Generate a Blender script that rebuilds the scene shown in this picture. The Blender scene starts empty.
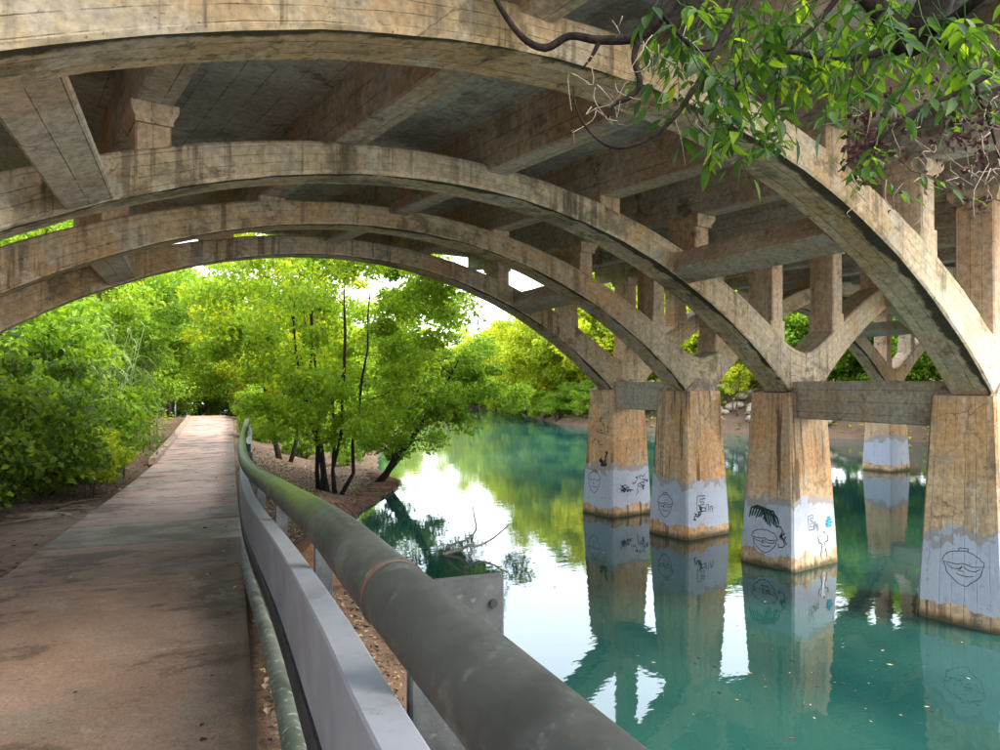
import bpy, math, random
import numpy as np
from mathutils import Vector, Matrix
sc = bpy.context.scene
R_ = math.radians
# ------------------------------------------------------------------ camera, sky, sun, exposure
YAW, PITCH, CAMZ, FPX = .609, .011, 3.40, 722.0
cam = bpy.data.cameras.new("camera"); cam.sensor_width = 36; cam.lens = 36*FPX/1000; cam.clip_start = .05; cam.clip_end = 1000
co = bpy.data.objects.new("camera", cam); sc.collection.objects.link(co)
co.location = (0, 0, CAMZ); co.rotation_euler = (math.pi/2+PITCH, 0, -YAW); sc.camera = co
SUN_EL, SUN_AZ = 43, 150          # azimuth: compass angle (from +Y towards +X) the light comes from
w = bpy.data.worlds.new("World"); sc.world = w; w.use_nodes = True
nt = w.node_tree; bg = nt.nodes["Background"]
sky = nt.nodes.new("ShaderNodeTexSky"); sky.sky_type = 'NISHITA'; sky.sun_disc = False
sky.sun_elevation = R_(SUN_EL); sky.sun_rotation = R_(SUN_AZ); sky.dust_density = 2.5; sky.air_density = 1.2; sky.ozone_density = 2.0
mx = nt.nodes.new("ShaderNodeMix"); mx.data_type = 'RGBA'; mx.inputs[0].default_value = .55
mx.inputs[7].default_value = (6.6, 6.9, 7.4, 1)
nt.links.new(sky.outputs[0], mx.inputs[6]); nt.links.new(mx.outputs[2], bg.inputs[0]); bg.inputs[1].default_value = .15
sl = bpy.data.lights.new("sun", 'SUN'); sl.energy = 1.4; sl.angle = R_(18); sl.color = (1, .93, .82)
so = bpy.data.objects.new("sun", sl); sc.collection.objects.link(so)
az, el = R_(SUN_AZ), R_(SUN_EL)
sd = Vector((math.sin(az)*math.cos(el), math.cos(az)*math.cos(el), math.sin(el)))
so.rotation_euler = sd.to_track_quat('Z', 'Y').to_euler(); so.location = sd*60
sc.view_settings.view_transform = 'Standard'; sc.view_settings.look = 'None'
sc.view_settings.gamma = 1; sc.view_settings.exposure = 2.65
sc.render.engine = 'CYCLES'
cy = sc.cycles; cy.max_bounces = 10; cy.diffuse_bounces = 4; cy.glossy_bounces = 4; cy.transmission_bounces = 4; cy.transparent_max_bounces = 8
cy.use_denoising = True; cy.sample_clamp_indirect = 6
# ------------------------------------------------------------------ coordinates
cY, sY = math.cos(YAW), math.sin(YAW)
def W(r, f, z=0.0):                      # (right, forward, height above water) -> world
    return Vector((cY*r+sY*f, -sY*r+cY*f, z))
def at(px, py, F):                       # a point of the place seen at that spot, F metres ahead
    a, b = (px-500)/FPX, (375-py)/FPX
    zz = math.cos(PITCH)*b+math.sin(PITCH); ff = math.cos(PITCH)-math.sin(PITCH)*b
    k = F/ff
    return W(a*k, F, CAMZ+zz*k)
rnd = random.Random(7)
# ------------------------------------------------------------------ mesh helpers
C = sc.collection
def link(o, parent=None):
    C.objects.link(o)
    if parent: o.parent = parent
    return o
def tag(o, label=None, cat=None, group=None, kind=None):
    for k, v in (("label", label), ("category", cat), ("group", group), ("kind", kind)):
        if v: o[k] = v
    return o
def empty(name, loc=(0, 0, 0), rz=0):
    o = bpy.data.objects.new(name, None); o.empty_display_size = .2; o.location = loc; o.rotation_euler = (0, 0, rz); return link(o)
class MB:
    def __init__(s): s.v = []; s.f = []; s.uv = []; s.sm = []
    def face(s, idx, uv=None, smooth=False):
        s.f.append(idx); s.uv.append(uv or [(0, 0)]*len(idx)); s.sm.append(smooth)
    def sweep(s, rings, cap=True, smooth=False, closed=True):
        n = len(rings[0]); b0 = len(s.v)
        for r in rings: s.v += [tuple(p) for p in r]
        per = [0]
        for k in range(n): per.append(per[-1]+(Vector(rings[0][k])-Vector(rings[0][(k+1) % n])).length)
        L = 0
        for j in range(len(rings)-1):
            c0 = sum((Vector(p) for p in rings[j]), Vector())/n; c1 = sum((Vector(p) for p in rings[j+1]), Vector())/n
            L1 = L+(c1-c0).length
            for k in range(n if closed else n-1):
                k2 = (k+1) % n
                s.face([b0+j*n+k, b0+j*n+k2, b0+(j+1)*n+k2, b0+(j+1)*n+k], [(L, per[k]), (L, per[k+1]), (L1, per[k+1]), (L1, per[k])], smooth)
            L = L1
        if cap:
            s.face([b0+k for k in range(n)][::-1]); s.face([b0+(len(rings)-1)*n+k for k in range(n)])
        return s
    def beam(s, p0, p1, wd, ht, up=(0, 0, 1), ch=.02):
        p0, p1 = Vector(p0), Vector(p1); d = (p1-p0).normalized(); x = d.cross(Vector(up)).normalized(); y = x.cross(d)
        a, b = wd/2, ht/2
        pts = [(-a+ch, -b), (a-ch, -b), (a, -b+ch), (a, b-ch), (a-ch, b), (-a+ch, b), (-a, b-ch), (-a, -b+ch)]
        return s.sweep([[p+x*u+y*v for u, v in pts] for p in (p0, p1)])
    def box(s, x0, x1, y0, y1, z0, z1, ch=.02):
        return s.beam(((x0+x1)/2, (y0+y1)/2, z0), ((x0+x1)/2, (y0+y1)/2, z1), x1-x0, y1-y0, (0, 1, 0), ch)
    def tube(s, pts, rad, n=8, cap=True):
        pts = [Vector(p) for p in pts]
        if not isinstance(rad, (list, tuple)): rad = [rad]*len(pts)
        rings = []; x = None
        for i, p in enumerate(pts):
            d = (pts[min(i+1, len(pts)-1)]-pts[max(i-1, 0)]).normalized()
            if x is None: x = d.cross(Vector((0, 0, 1)) if abs(d.z) < .9 else Vector((1, 0, 0))).normalized()
            x = (x-d*x.dot(d)).normalized(); y = d.cross(x)
            rings.append([p+(x*math.cos(t)+y*math.sin(t))*rad[i] for t in (2*math.pi*k/n for k in range(n))])
        return s.sweep(rings, cap, True)
    def mesh(s, name, mat=None):
        m = bpy.data.meshes.new(name); m.from_pydata(s.v, [], s.f)
        ul = m.uv_layers.new(name="UVMap"); flat = [c for f in s.uv for uv in f for c in uv]
        ul.data.foreach_set("uv", flat); m.polygons.foreach_set("use_smooth", s.sm)
        if mat: m.materials.append(mat)
        m.update(); return m
    def build(s, name, mat, parent=None):
        return link(bpy.data.objects.new(name, s.mesh(name, mat)), parent)
def np_mesh(name, V, F, mat, smooth=False):
    m = bpy.data.meshes.new(name); V = np.asarray(V, np.float32); F = np.asarray(F, np.int32); k = F.shape[1]
    m.vertices.add(len(V)); m.vertices.foreach_set("co", V.ravel())
    m.loops.add(F.size); m.loops.foreach_set("vertex_index", F.ravel())
    m.polygons.add(len(F)); m.polygons.foreach_set("loop_start", np.arange(len(F))*k); m.polygons.foreach_set("loop_total", np.full(len(F), k))
    m.polygons.foreach_set("use_smooth", np.full(len(F), smooth)); m.materials.append(mat); m.update(calc_edges=True); return m
# ------------------------------------------------------------------ material helpers
class NT:
    def __init__(s, name):
        s.m = bpy.data.materials.new(name); s.m.use_nodes = True; s.t = s.m.node_tree; s.b = s.t.nodes["Principled BSDF"]; s.out = s.t.nodes["Material Output"]
        s.tc = s.n("ShaderNodeTexCoord")
    def n(s, ty, **kw):
        nd = s.t.nodes.new(ty)
        for k, v in kw.items(): setattr(nd, k, v)
        return nd
    def put(s, inp, v):
        if hasattr(v, "is_output") or isinstance(v, bpy.types.NodeSocket): s.t.links.new(v, inp)
        elif isinstance(v, (tuple, list)): inp.default_value = (*v, 1) if len(v) == 3 and len(inp.default_value) == 4 else v
        else: inp.default_value = v
    def vec(s, sc_=(1, 1, 1), src="Object", off=(0, 0, 0)):
        mp = s.n("ShaderNodeMapping"); mp.inputs[1].default_value = off; mp.inputs[3].default_value = sc_ if isinstance(sc_, tuple) else (sc_,)*3
        s.t.links.new(s.tc.outputs[src], mp.inputs[0]); return mp.outputs[0]
    def noise(s, v, scale=1, det=4, rough=.6):
        q = s.n("ShaderNodeTexNoise"); s.put(q.inputs["Vector"], v); q.inputs["Scale"].default_value = scale; q.inputs["Detail"].default_value = det; q.inputs["Roughness"].default_value = rough
        return q.outputs[0]
    def step(s, v, a, b, lo=0, hi=1):
        q = s.n("ShaderNodeMapRange"); q.interpolation_type = 'SMOOTHSTEP'; s.put(q.inputs[0], v)
        for i, x in enumerate((a, b, lo, hi)): s.put(q.inputs[i+1], x)
        return q.outputs[0]
    def math(s, op, a, b=0, c=0):
        q = s.n("ShaderNodeMath", operation=op); s.put(q.inputs[0], a); s.put(q.inputs[1], b); s.put(q.inputs[2], c); return q.outputs[0]
    def mix(s, f, a, b, mode='MIX'):
        q = s.n("ShaderNodeMix", data_type='RGBA', blend_type=mode); s.put(q.inputs[0], f); s.put(q.inputs[6], a); s.put(q.inputs[7], b); return q.outputs[2]
    def sep(s, v):
        q = s.n("ShaderNodeSeparateXYZ"); s.t.links.new(v, q.inputs[0]); return q.outputs
    def ramp(s, f, stops):
        q = s.n("ShaderNodeValToRGB"); s.put(q.inputs[0], f); e = q.color_ramp.elements
        while len(e) < len(stops): e.new(.5)
        for el_, (p, c) in zip(e, stops): el_.position = p; el_.color = (*c, 1)
        return q.outputs[0]
    def bump(s, h, st=.3, dist=.02, nrm=None):
        q = s.n("ShaderNodeBump"); s.put(q.inputs["Height"], h); q.inputs["Strength"].default_value = st; q.inputs["Distance"].default_value = dist
        if nrm is not None: s.put(q.inputs["Normal"], nrm)
        return q.outputs[0]
    def done(s, col, rough=.9, nrm=None, spec=.3, metal=0):
        s.put(s.b.inputs["Base Color"], col); s.put(s.b.inputs["Roughness"], rough); s.b.inputs["Specular IOR Level"].default_value = spec; s.put(s.b.inputs["Metallic"], metal)
        if nrm is not None: s.put(s.b.inputs["Normal"], nrm)
        return s.m
def concrete(name, pale, tan, grey, board=.19, moss=.25, paint=False, streak=.5, boards=.8, edge=0, drips=0):
    m = NT(name); o = m.vec(1)
    big = m.noise(m.vec(.45), 1, 3); med = m.noise(o, 1.7, 6, .65); fine = m.noise(o, 14, 6, .7)
    col = m.mix(m.step(big, .38, .62), pale, tan)
    col = m.mix(m.step(med, .45, .72), col, grey)
    uv = m.tc.outputs["UV"]; u, v, _ = m.sep(uv)
    vb = m.math('DIVIDE', v, board)
    wn = m.n("ShaderNodeTexWhiteNoise", noise_dimensions='1D'); m.put(wn.inputs["W"], m.math('FLOOR', vb))
    fr = m.math('PINGPONG', vb, .5); line = m.math('MULTIPLY', m.step(fr, .0, .045, 1, 0), m.step(m.noise(o, 3.1, 5, .7), .36, .58))
    col = m.mix(boards*.16, col, m.mix(wn.outputs[0], (.25, .22, .18), (1.0, .97, .92)), 'OVERLAY')
    # streaks running down and rain marks
    st = m.noise(m.vec((5, 5, .35)), 1, 5, .7)
    col = m.mix(m.math('MULTIPLY', m.step(st, .5, .72), streak), col, (.085, .07, .055))
    st2 = m.noise(m.vec((9, 9, .5), off=(3, 7, 1)), 1, 4, .6)
    col = m.mix(m.math('MULTIPLY', m.step(st2, .55, .7), streak*.5), col, (.62, .55, .46))
    ms = m.noise(m.vec(.8, off=(11, 4, 2)), 1, 6, .7)
    col = m.mix(m.math('MULTIPLY', m.step(ms, .55, .63), moss), col, (.055, .052, .026))
    col = m.mix(m.math('MULTIPLY', line, boards), col, (.045, .037, .028))
    pits = m.step(m.noise(o, 34, 2, .5), .66, .74)
    blotch = m.step(m.noise(m.vec((3, 3, 7), off=(5, 5, 5)), 2.2, 5, .75), .64, .70)
    col = m.mix(m.math('MULTIPLY', pits, .55), col, (.05, .04, .035))
    col = m.mix(m.math('MULTIPLY', blotch, .75), col, (.05, .042, .032))
    gr1 = m.noise(m.vec((.9, .9, 1.5), off=(8, 3, 6)), 1, 8, .78)
    col = m.mix(m.math('MULTIPLY', m.step(gr1, .57, .64), .6), col, (.07, .055, .038))
    gr2 = m.noise(m.vec((1.7, 1.7, 2.2), off=(1, 13, 4)), 1, 8, .8)
    col = m.mix(m.math('MULTIPLY', m.step(gr2, .57, .63), .42), col, (.55, .49, .40))
    col = m.mix(.55, col, m.ramp(fine, [(.32, (.22, .22, .22)), (.68, (.80, .80, .80))]), 'OVERLAY')
    vo = m.n("ShaderNodeTexVoronoi", feature='DISTANCE_TO_EDGE'); wv = m.n("ShaderNodeVectorMath", operation='ADD'); nv = m.n("ShaderNodeTexNoise"); m.put(nv.inputs["Vector"], o); nv.inputs["Scale"].default_value = .9; nv.inputs["Detail"].default_value = 5
    m.put(wv.inputs[0], o); m.put(wv.inputs[1], nv.outputs["Color"]); m.put(vo.inputs["Vector"], wv.outputs[0]); vo.inputs["Scale"].default_value = .8
    crack = m.math('MULTIPLY', m.step(vo.outputs["Distance"], .002, .008, 1, 0), m.step(m.noise(m.vec(.9, off=(3, 3, 8)), 1, 3), .54, .64))
    col = m.mix(m.math('MULTIPLY', crack, .5), col, (.03, .025, .02))
    if edge:                                # black algae where water runs off along the lower arris and drips from the top
        en = m.noise(m.vec((.5, .5, .5), off=(2, 2, 9)), 1, 3, .6); en2 = m.noise(o, 5, 5, .7)
        wdt = m.math('MULTIPLY', m.math('SUBTRACT', m.math('ADD', m.math('MULTIPLY', en, 1.1), m.math('MULTIPLY', en2, .35)), .55), .55)
        em = m.step(m.math('SUBTRACT', wdt, v), -.02, .04)
        col = m.mix(m.math('MULTIPLY', em, edge), col, (.022, .021, .014))
    if edge or drips:
        drip = m.math('MULTIPLY', m.step(m.noise(m.vec((7, 7, .25), off=(1, 5, 2)), 1, 4, .6), .56, .64), m.step(m.noise(m.vec(.35, off=(9, 1, 4)), 1, 2), .46, .56))
        col = m.mix(m.math('MULTIPLY', drip, max(edge*.6, drips)), col, (.035, .03, .02))
    if paint:
        x, y, z = m.sep(m.tc.outputs["Object"])
        pn = m.noise(m.vec(1.1, off=(2, 9, 0)), 1, 4, .6); pn2 = m.noise(m.vec((2.5, 2.5, 2.5), off=(7, 1, 3)), 1, 3, .5)
        rg = m.noise(m.vec((9, 9, 3), off=(4, 4, 4)), 1, 5, .7); rg2 = m.noise(m.vec((3.2, 3.2, .4), off=(8, 2, 6)), 1, 3, .6)
        top = m.math('ADD', m.math('ADD', .55, m.math('MULTIPLY', rg2, .45)), m.math('ADD', m.math('MULTIPLY', pn, .85), m.math('MULTIPLY', rg, .16)))
        msk = m.math('MULTIPLY', m.step(m.math('SUBTRACT', top, z), 0, .03), m.step(m.math('SUBTRACT', z, m.math('ADD', m.math('SUBTRACT', .02, m.math('MULTIPLY', rg, .12)), m.math('MULTIPLY', pn2, .55))), 0, .03))
        top2 = m.math('SUBTRACT', top, m.math('MULTIPLY', pn2, .35))
        pc = m.mix(m.step(m.math('SUBTRACT', top2, z), 0, .02), (.29, .27, .26), (.38, .42, .49))
        pc = m.mix(m.step(pn2, .55, .58), pc, (.35, .385, .46))
        col = m.mix(m.math('MULTIPLY', msk, m.step(fine, .30, .46, .45, .96)), col, pc)
        wet = m.step(m.math('ADD', z, m.math('ADD', m.math('MULTIPLY', pn2, .16), m.math('MULTIPLY', rg, .12))), .16, .30, 1, 0)
        col = m.mix(m.math('MULTIPLY', wet, .88), col, (.045, .043, .018))
    h = m.math('ADD', m.math('MULTIPLY', fine, .5), m.math('ADD', m.math('MULTIPLY', med, .5), m.math('MULTIPLY', line, -.8)))
    h = m.math('SUBTRACT', h, m.math('MULTIPLY', pits, .5))
    return m.done(col, .9, m.bump(h, .55, .03), .2)
M = {}
M['rib'] = concrete('concrete_rib', (.47, .375, .25), (.41, .275, .145), (.38, .335, .265), moss=.55, streak=.5, edge=.9)
M['pier'] = concrete('concrete_pier', (.52, .365, .22), (.47, .265, .12), (.39, .285, .185), moss=.45, paint=True, streak=.6, boards=.45, drips=.75)
M['column'] = concrete('concrete_column', (.54, .405, .275), (.48, .29, .16), (.43, .325, .22), board=.15, moss=.12, streak=.5, boards=.5)
M['beam'] = concrete('concrete_beam', (.45, .39, .31), (.38, .27, .18), (.35, .32, .28), board=.2, moss=.35, streak=.35, boards=.6)
M['slab'] = concrete('concrete_slab', (.45, .42, .38), (.37, .34, .30), (.30, .29, .28), board=.3, moss=.4, streak=.25, boards=.35)
def simple(name, c0, c1, scale=4, rough=.8, bump=.3, spec=.3, metal=0, c2=None, stretch=(1, 1, 1)):
    m = NT(name); v = m.vec(stretch); n1 = m.noise(v, scale, 6, .65); n2 = m.noise(v, scale*7, 4, .6)
    col = m.mix(m.step(n1, .35, .65), c0, c1)
    if c2: col = m.mix(m.step(n2, .55, .7), col, c2)
    return m.done(col, rough, m.bump(m.math('ADD', n1, m.math('MULTIPLY', n2, .5)), bump, .01), spec, metal)
def path_mat():
    m = NT('path_concrete'); o = m.vec(1); a = m.noise(o, .55, 5, .6); b = m.noise(o, 3, 7, .7); f_ = m.noise(o, 45, 3, .6)
    _, y, _ = m.sep(m.tc.outputs["Object"])
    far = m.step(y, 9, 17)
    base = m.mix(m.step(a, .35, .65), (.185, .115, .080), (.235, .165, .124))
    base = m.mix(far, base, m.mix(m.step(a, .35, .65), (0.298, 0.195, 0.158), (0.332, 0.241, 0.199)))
    base = m.mix(m.math('MULTIPLY', m.step(b, .45, .75), .5), base, (0.100, 0.071, 0.049))
    gm = m.noise(m.vec((.5, .8, 1), off=(4, 2, 0)), 1, 4, .6)
    base = m.mix(m.math('MULTIPLY', m.step(gm, .52, .66), .45), base, (0.108, 0.103, 0.075))
    px_, py_, _z = m.sep(m.tc.outputs["Object"])
    tpos = m.math('SUBTRACT', m.math('MULTIPLY', px_, .969), m.math('MULTIPLY', py_, .249))
    edge = m.step(m.math('ADD', tpos, m.math('MULTIPLY', m.noise(m.vec((.8, .5, 1), off=(1, 1, 0)), 1, 6, .7), 1.3)), 1.15, 1.75)
    base = m.mix(m.math('MULTIPLY', edge, .75), base, (.045, .036, .02))
    sp = m.noise(m.vec((7, 11, 1)), 1.6, 3, .6)
    base = m.mix(m.math('MULTIPLY', m.step(sp, .68, .74), .7), base, (0.030, 0.022, 0.016))
    d1 = m.noise(m.vec((.9, 1.3, 1), off=(9, 5, 0)), 1, 9, .75)
    base = m.mix(m.math('MULTIPLY', m.step(d1, .50, .60), .65), base, (0.041, 0.028, 0.019))
    d2 = m.noise(m.vec((1.2, .6, 1), off=(2, 8, 0)), 1, 9, .8)
    base = m.mix(m.math('MULTIPLY', m.step(d2, .55, .63), .5), base, (0.273, 0.207, 0.166))
    ag = m.noise(o, 130, 2, .6); base = m.mix(.4, base, m.ramp(ag, [(.35, (0.280, 0.280, 0.280)), (.65, (.78, .78, .78))]), 'OVERLAY')
    base = m.mix(.45, base, m.ramp(f_, [(.3, (0.249, 0.249, 0.249)), (.7, (.76, .76, .76))]), 'OVERLAY')
    return m.done(base, m.step(gm, .4, .7, .9, .7), m.bump(m.math('ADD', b, m.math('MULTIPLY', f_, .6)), .35, .015), .25)
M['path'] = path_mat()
M['slab_algae'] = simple('path_concrete_algae', (.11, .092, .064), (.225, .20, .15), 1.7, .85, .3, c2=(.085, .072, .05))
def ground_mat():
    m = NT('ground_dirt'); o = m.vec(1); a = m.noise(o, .5, 5, .6); b = m.noise(o, 4, 8, .75); f_ = m.noise(o, 30, 4, .7)
    c = m.mix(m.step(a, .35, .65), (.085, .052, .032), (.13, .085, .055))
    c = m.mix(m.step(b, .45, .7), c, (.062, .040, .027)); c = m.mix(m.math('MULTIPLY', m.step(f_, .5, .7), .6), c, (.17, .12, .082))
    gx, gy, _ = m.sep(m.tc.outputs["Object"])          # bare dirt beside the path, its colour lightened to offset the shade there
    t_ = m.math('ADD', m.math('SUBTRACT', m.math('MULTIPLY', gx, .969), m.math('MULTIPLY', gy, .249)), m.math('MULTIPLY', m.math('SUBTRACT', m.noise(o, .7, 4, .6), .5), 3.5))
    s_ = m.math('ADD', m.math('MULTIPLY', gx, .249), m.math('MULTIPLY', gy, .969))
    dm = m.math('MULTIPLY', m.math('MULTIPLY', m.step(t_, -6.2, -5.2), m.step(t_, -1.6, -1.2, 1, 0)), m.step(s_, 15, 18, 1, 0))
    c = m.mix(m.math('MULTIPLY', dm, m.step(b, .35, .6, 1, .45)), c, (.27, .205, .155))
    return m.done(c, .95, m.bump(m.math('ADD', b, f_), .8, .05), .15)
M['ground'] = ground_mat()
def water_mat():
    m = NT('creek_water'); o = m.vec(1); a = m.noise(m.vec((1, 1, 1)), .35, 3, .5); r1 = m.noise(m.vec((1.0, 1.6, 1)), 2.2, 3, .5); r2 = m.noise(o, 9, 2, .5)
    c = m.mix(m.step(a, .3, .7), (.005, .034, .031), (.014, .060, .049))
    h = m.math('ADD', r1, m.math('MULTIPLY', r2, .16))
    m.b.inputs["IOR"].default_value = 1.42
    return m.done(c, .025, m.bump(h, .045, .05), .8)
M['water'] = water_mat()
def galv():
    m = NT('galvanised_pipe'); o = m.vec(1); a = m.noise(o, 2.5, 6, .65); b = m.noise(o, 18, 5, .7)
    nz = m.sep(m.n("ShaderNodeNewGeometry").outputs["Normal"])[2]
    c = m.mix(m.step(a, .35, .65), (.026, .030, .028), (.052, .056, .053)); c = m.mix(m.math('MULTIPLY', m.step(b, .6, .72), .4), c, (.13, .145, .135))
    c = m.mix(m.math('MULTIPLY', m.step(m.noise(m.vec((1, 1, 1), off=(6, 2, 2)), 7, 7, .75), .54, .62), .55), c, (.105, .115, .108))
    c = m.mix(m.math('MULTIPLY', m.step(m.noise(m.vec((1, 1, 1), off=(1, 7, 3)), 5, 8, .8), .60, .66), .7), c, (.10, .055, .03))
    c = m.mix(m.math('MULTIPLY', m.step(m.noise(o, 40, 3, .6), .66, .72), .6), c, (.02, .02, .018))
    mo = m.math('MULTIPLY', m.step(nz, .15, .75), m.step(m.noise(m.vec(1, off=(0, 3, 1)), 2.3, 6, .7), .26, .46))
    _, y, _ = m.sep(m.tc.outputs["Object"])
    mo = m.math('MULTIPLY', mo, m.step(y, .9, 2.0))
    c = m.mix(m.math('MULTIPLY', mo, .9), c, (.070, .120, .010))
    return m.done(c, m.step(b, .3, .7, .42, .6), m.bump(b, .15, .004), .5, m.math('MULTIPLY', m.math('SUBTRACT', 1, mo), .25))
M['pipe'] = galv()
M['rust'] = simple('rust_band', (.14, .055, .022), (.085, .06, .04), 11, .9, .3, c2=(.05, .035, .025))
M['steel_far'] = simple('grey_painted_steel', (0.170, 0.181, 0.211), (0.200, 0.211, 0.237), 2.5, .5, .08, .5, .2, c2=(0.159, 0.167, 0.185))
def steel():
    m = NT('grey_box_beam'); o = m.vec(1); a = m.noise(o, 2.5, 6, .65); b = m.noise(o, 26, 5, .75); st = m.noise(m.vec((6, 6, .8)), 2, 5, .7)
    c = m.mix(m.step(a, .35, .65), (.175, .185, .215), (.215, .225, .25)); c = m.mix(m.math('MULTIPLY', m.step(st, .52, .72), .45), c, (.11, .115, .12))
    c = m.mix(m.math('MULTIPLY', m.step(b, .66, .71), .75), c, (.045, .035, .028)); c = m.mix(m.math('MULTIPLY', m.step(m.noise(m.vec(1, off=(5, 1, 1)), 6, 7, .8), .62, .67), .6), c, (.30, .31, .32))
    return m.done(c, m.step(a, .3, .7, .42, .62), m.bump(m.math('ADD', a, m.math('MULTIPLY', b, .3)), .12, .01), .5, .15)
M['steel'] = steel()
M['dark_steel'] = simple('dark_stained_steel', (0.018, 0.020, 0.020), (0.048, 0.051, 0.051), 6, .75, .3, .4, .1, c2=(0.072, 0.075, 0.075))
M['green_pipe'] = simple('algae_pipe', (.05, .062, .045), (.10, .115, .095), 3, .75, .2, c2=(.22, .24, .22))
M['black'] = simple('black_steel_and_gap_shade', (.012, .012, .013), (.03, .03, .03), 8, .7, .2)  # bolt steel, also the painted shade in the railing gap
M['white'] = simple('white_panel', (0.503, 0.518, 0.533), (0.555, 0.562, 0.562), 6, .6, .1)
M['timber'] = simple('weathered_timber', (.17, .12, .085), (.27, .20, .14), 5, .9, .5, stretch=(1, .25, 1))
M['bark'] = simple('bark', (.035, .026, .02), (.07, .052, .038), 9, .95, .8, .1, stretch=(1, 1, .3))
M['dark_bark'] = simple('dark_bark', (.010, .008, .007), (.028, .021, .017), 30, .95, .6, .1)
M['stick'] = simple('dead_wood', (.20, .155, .12), (.30, .24, .185), 12, .9, .5)
M['rock'] = simple('limestone_rock', (.20, .15, .11), (.36, .29, .22), 2.2, .95, .8, .15, c2=(.13, .10, .07))
M['ink'] = simple('black_marker', (.012, .012, .016), (.02, .02, .03), 20, .8, .05)
M['green_ink'] = simple('dark_green_marker', (.008, .03, .025), (.015, .05, .04), 20, .8, .05)
M['blue_ink'] = simple('blue_green_spray', (.02, .10, .30), (.04, .35, .30), 14, .8, .05)
M['pale_ink'] = simple('pale_spray', (.6, .6, .62), (.7, .7, .7), 14, .8, .05)
def leaf_mat(name, stops, trans=.5, tint=(1.7, 1.5, .5), rough=.5, orand=.3):
    m = NT(name); g = m.n("ShaderNodeNewGeometry"); oi = m.n("ShaderNodeObjectInfo")
    f_ = m.math('ADD', m.math('MULTIPLY', g.outputs["Random Per Island"], .55), m.math('ADD', m.math('MULTIPLY', m.noise(m.vec(.55), 1, 2), .45), m.math('MULTIPLY', m.math('SUBTRACT', oi.outputs["Random"], .5), orand)))
    c = m.ramp(f_, stops); m.put(m.b.inputs["Base Color"], c); m.b.inputs["Roughness"].default_value = rough; m.b.inputs["Specular IOR Level"].default_value = .3
    tr = m.n("ShaderNodeBsdfTranslucent"); m.put(tr.inputs[0], m.mix(1, c, tint, 'MULTIPLY'))
    ms = m.n("ShaderNodeMixShader"); ms.inputs[0].default_value = trans
    m.t.links.new(m.b.outputs[0], ms.inputs[1]); m.t.links.new(tr.outputs[0], ms.inputs[2]); m.t.links.new(ms.outputs[0], m.out.inputs[0]); return m.m
M['leaf_yellow'] = leaf_mat('leaves_yellow_green', [(.15, (0.149, 0.224, 0.012)), (.45, (0.287, 0.370, 0.016)), (.72, (0.437, 0.470, 0.020)), (1, (0.500, 0.493, 0.020))])
M['leaf_green'] = leaf_mat('leaves_green', [(.15, (0.075, 0.157, 0.012)), (.45, (0.149, 0.269, 0.016)), (.75, (0.253, 0.370, 0.020)), (1, (0.391, 0.448, 0.030))])
M['leaf_dark'] = leaf_mat('leaves_dark_green', [(.15, (0.037, 0.084, 0.012)), (.5, (0.086, 0.162, 0.018)), (.8, (0.161, 0.246, 0.025)), (1, (0.287, 0.336, 0.030))])
M['leaf_near'] = leaf_mat('leaves_near', [(.05, (.018, .05, .008)), (.35, (.04, .10, .012)), (.65, (.09, .18, .016)), (.9, (.17, .27, .02)), (1, (.34, .36, .03))], .55, orand=.8)
M['leaf_reed'] = leaf_mat('reed_blades', [(.1, (.06, .11, .03)), (.5, (.12, .19, .06)), (.85, (.22, .28, .13)), (1, (.36, .33, .17))], .35)
M['leaf_dry'] = leaf_mat('dry_leaves', [(.28, (.016, .010, .008)), (.42, (.055, .030, .019)), (.52, (.15, .085, .05)), (.64, (.33, .24, .16)), (.78, (.42, .33, .14))], .1, (1, .9, .7), .8)
M['leaf_dead'] = leaf_mat('dead_dark_leaves', [(.1, (.018, .010, .010)), (.6, (.05, .022, .022)), (1, (.11, .045, .035))], .2, (1, .7, .7), .8)
# ------------------------------------------------------------------ terrain, path, water
LB = [(6, -18), (1.7, -3), (1.5, 0), (.2, 4), (-1.0, 7.5), (-1.15, 10), (-2.35, 14), (-3.65, 17), (-3.75, 19), (-3.3, 22.5), (-3.4, 25), (-4.7, 28), (-5.6, 33), (-6.6, 45), (-7, 60), (-8, 80), (-14, 92), (-20, 110)]
RB = [(-8, 116), (-3, 100), (1.5, 84), (5, 58.5), (9.5, 53), (16, 49), (21.5, 43.5), (30, 37), (60, 18), (90, -18)]
POLY = np.array(LB+RB, float); NL = len(LB)
def sdist(r, f):                          # >0 on land; also +1 near the left bank, -1 near the far bank
    P = np.stack([r, f], -1); best = np.full(r.shape, 1e9); side = np.zeros(r.shape); ins = np.zeros(r.shape, bool)
    for i in range(len(POLY)):
        a, b = POLY[i], POLY[(i+1) % len(POLY)]
        t = np.clip(((P-a)@(b-a))/((b-a)@(b-a)), 0, 1); d = np.hypot(*np.moveaxis(P-(a+t[..., None]*(b-a)), -1, 0))
        if i != len(POLY)-1 and i != NL-1:
            side = np.where(d < best, 1 if i < NL-1 else -1, side); best = np.minimum(best, d)
        c = ((a[1] > f) != (b[1] > f)) & (r < (b[0]-a[0])*(f-a[1])/(b[1]-a[1]+1e-12)+a[0]); ins ^= c
    return np.where(ins, -best, best), side
DS = np.array([-20, 0, 6, 10, 15, 20, 24.5, 33, 45, 50, 60, 140.]); DZ = np.array([1.75, 1.75, 1.93, 2.06, 2.25, 2.42, 2.52, 2.42, 2.12, 2.1, 2.5, 2.6])
def path_z(s): return CAMZ-np.interp(s, DS, DZ)
PA = R_(20.5); pc_, ps_ = math.cos(PA), math.sin(PA)
def bend(s): return np.where(s > 44, -.012*(s-44)**2, 0)
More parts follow.
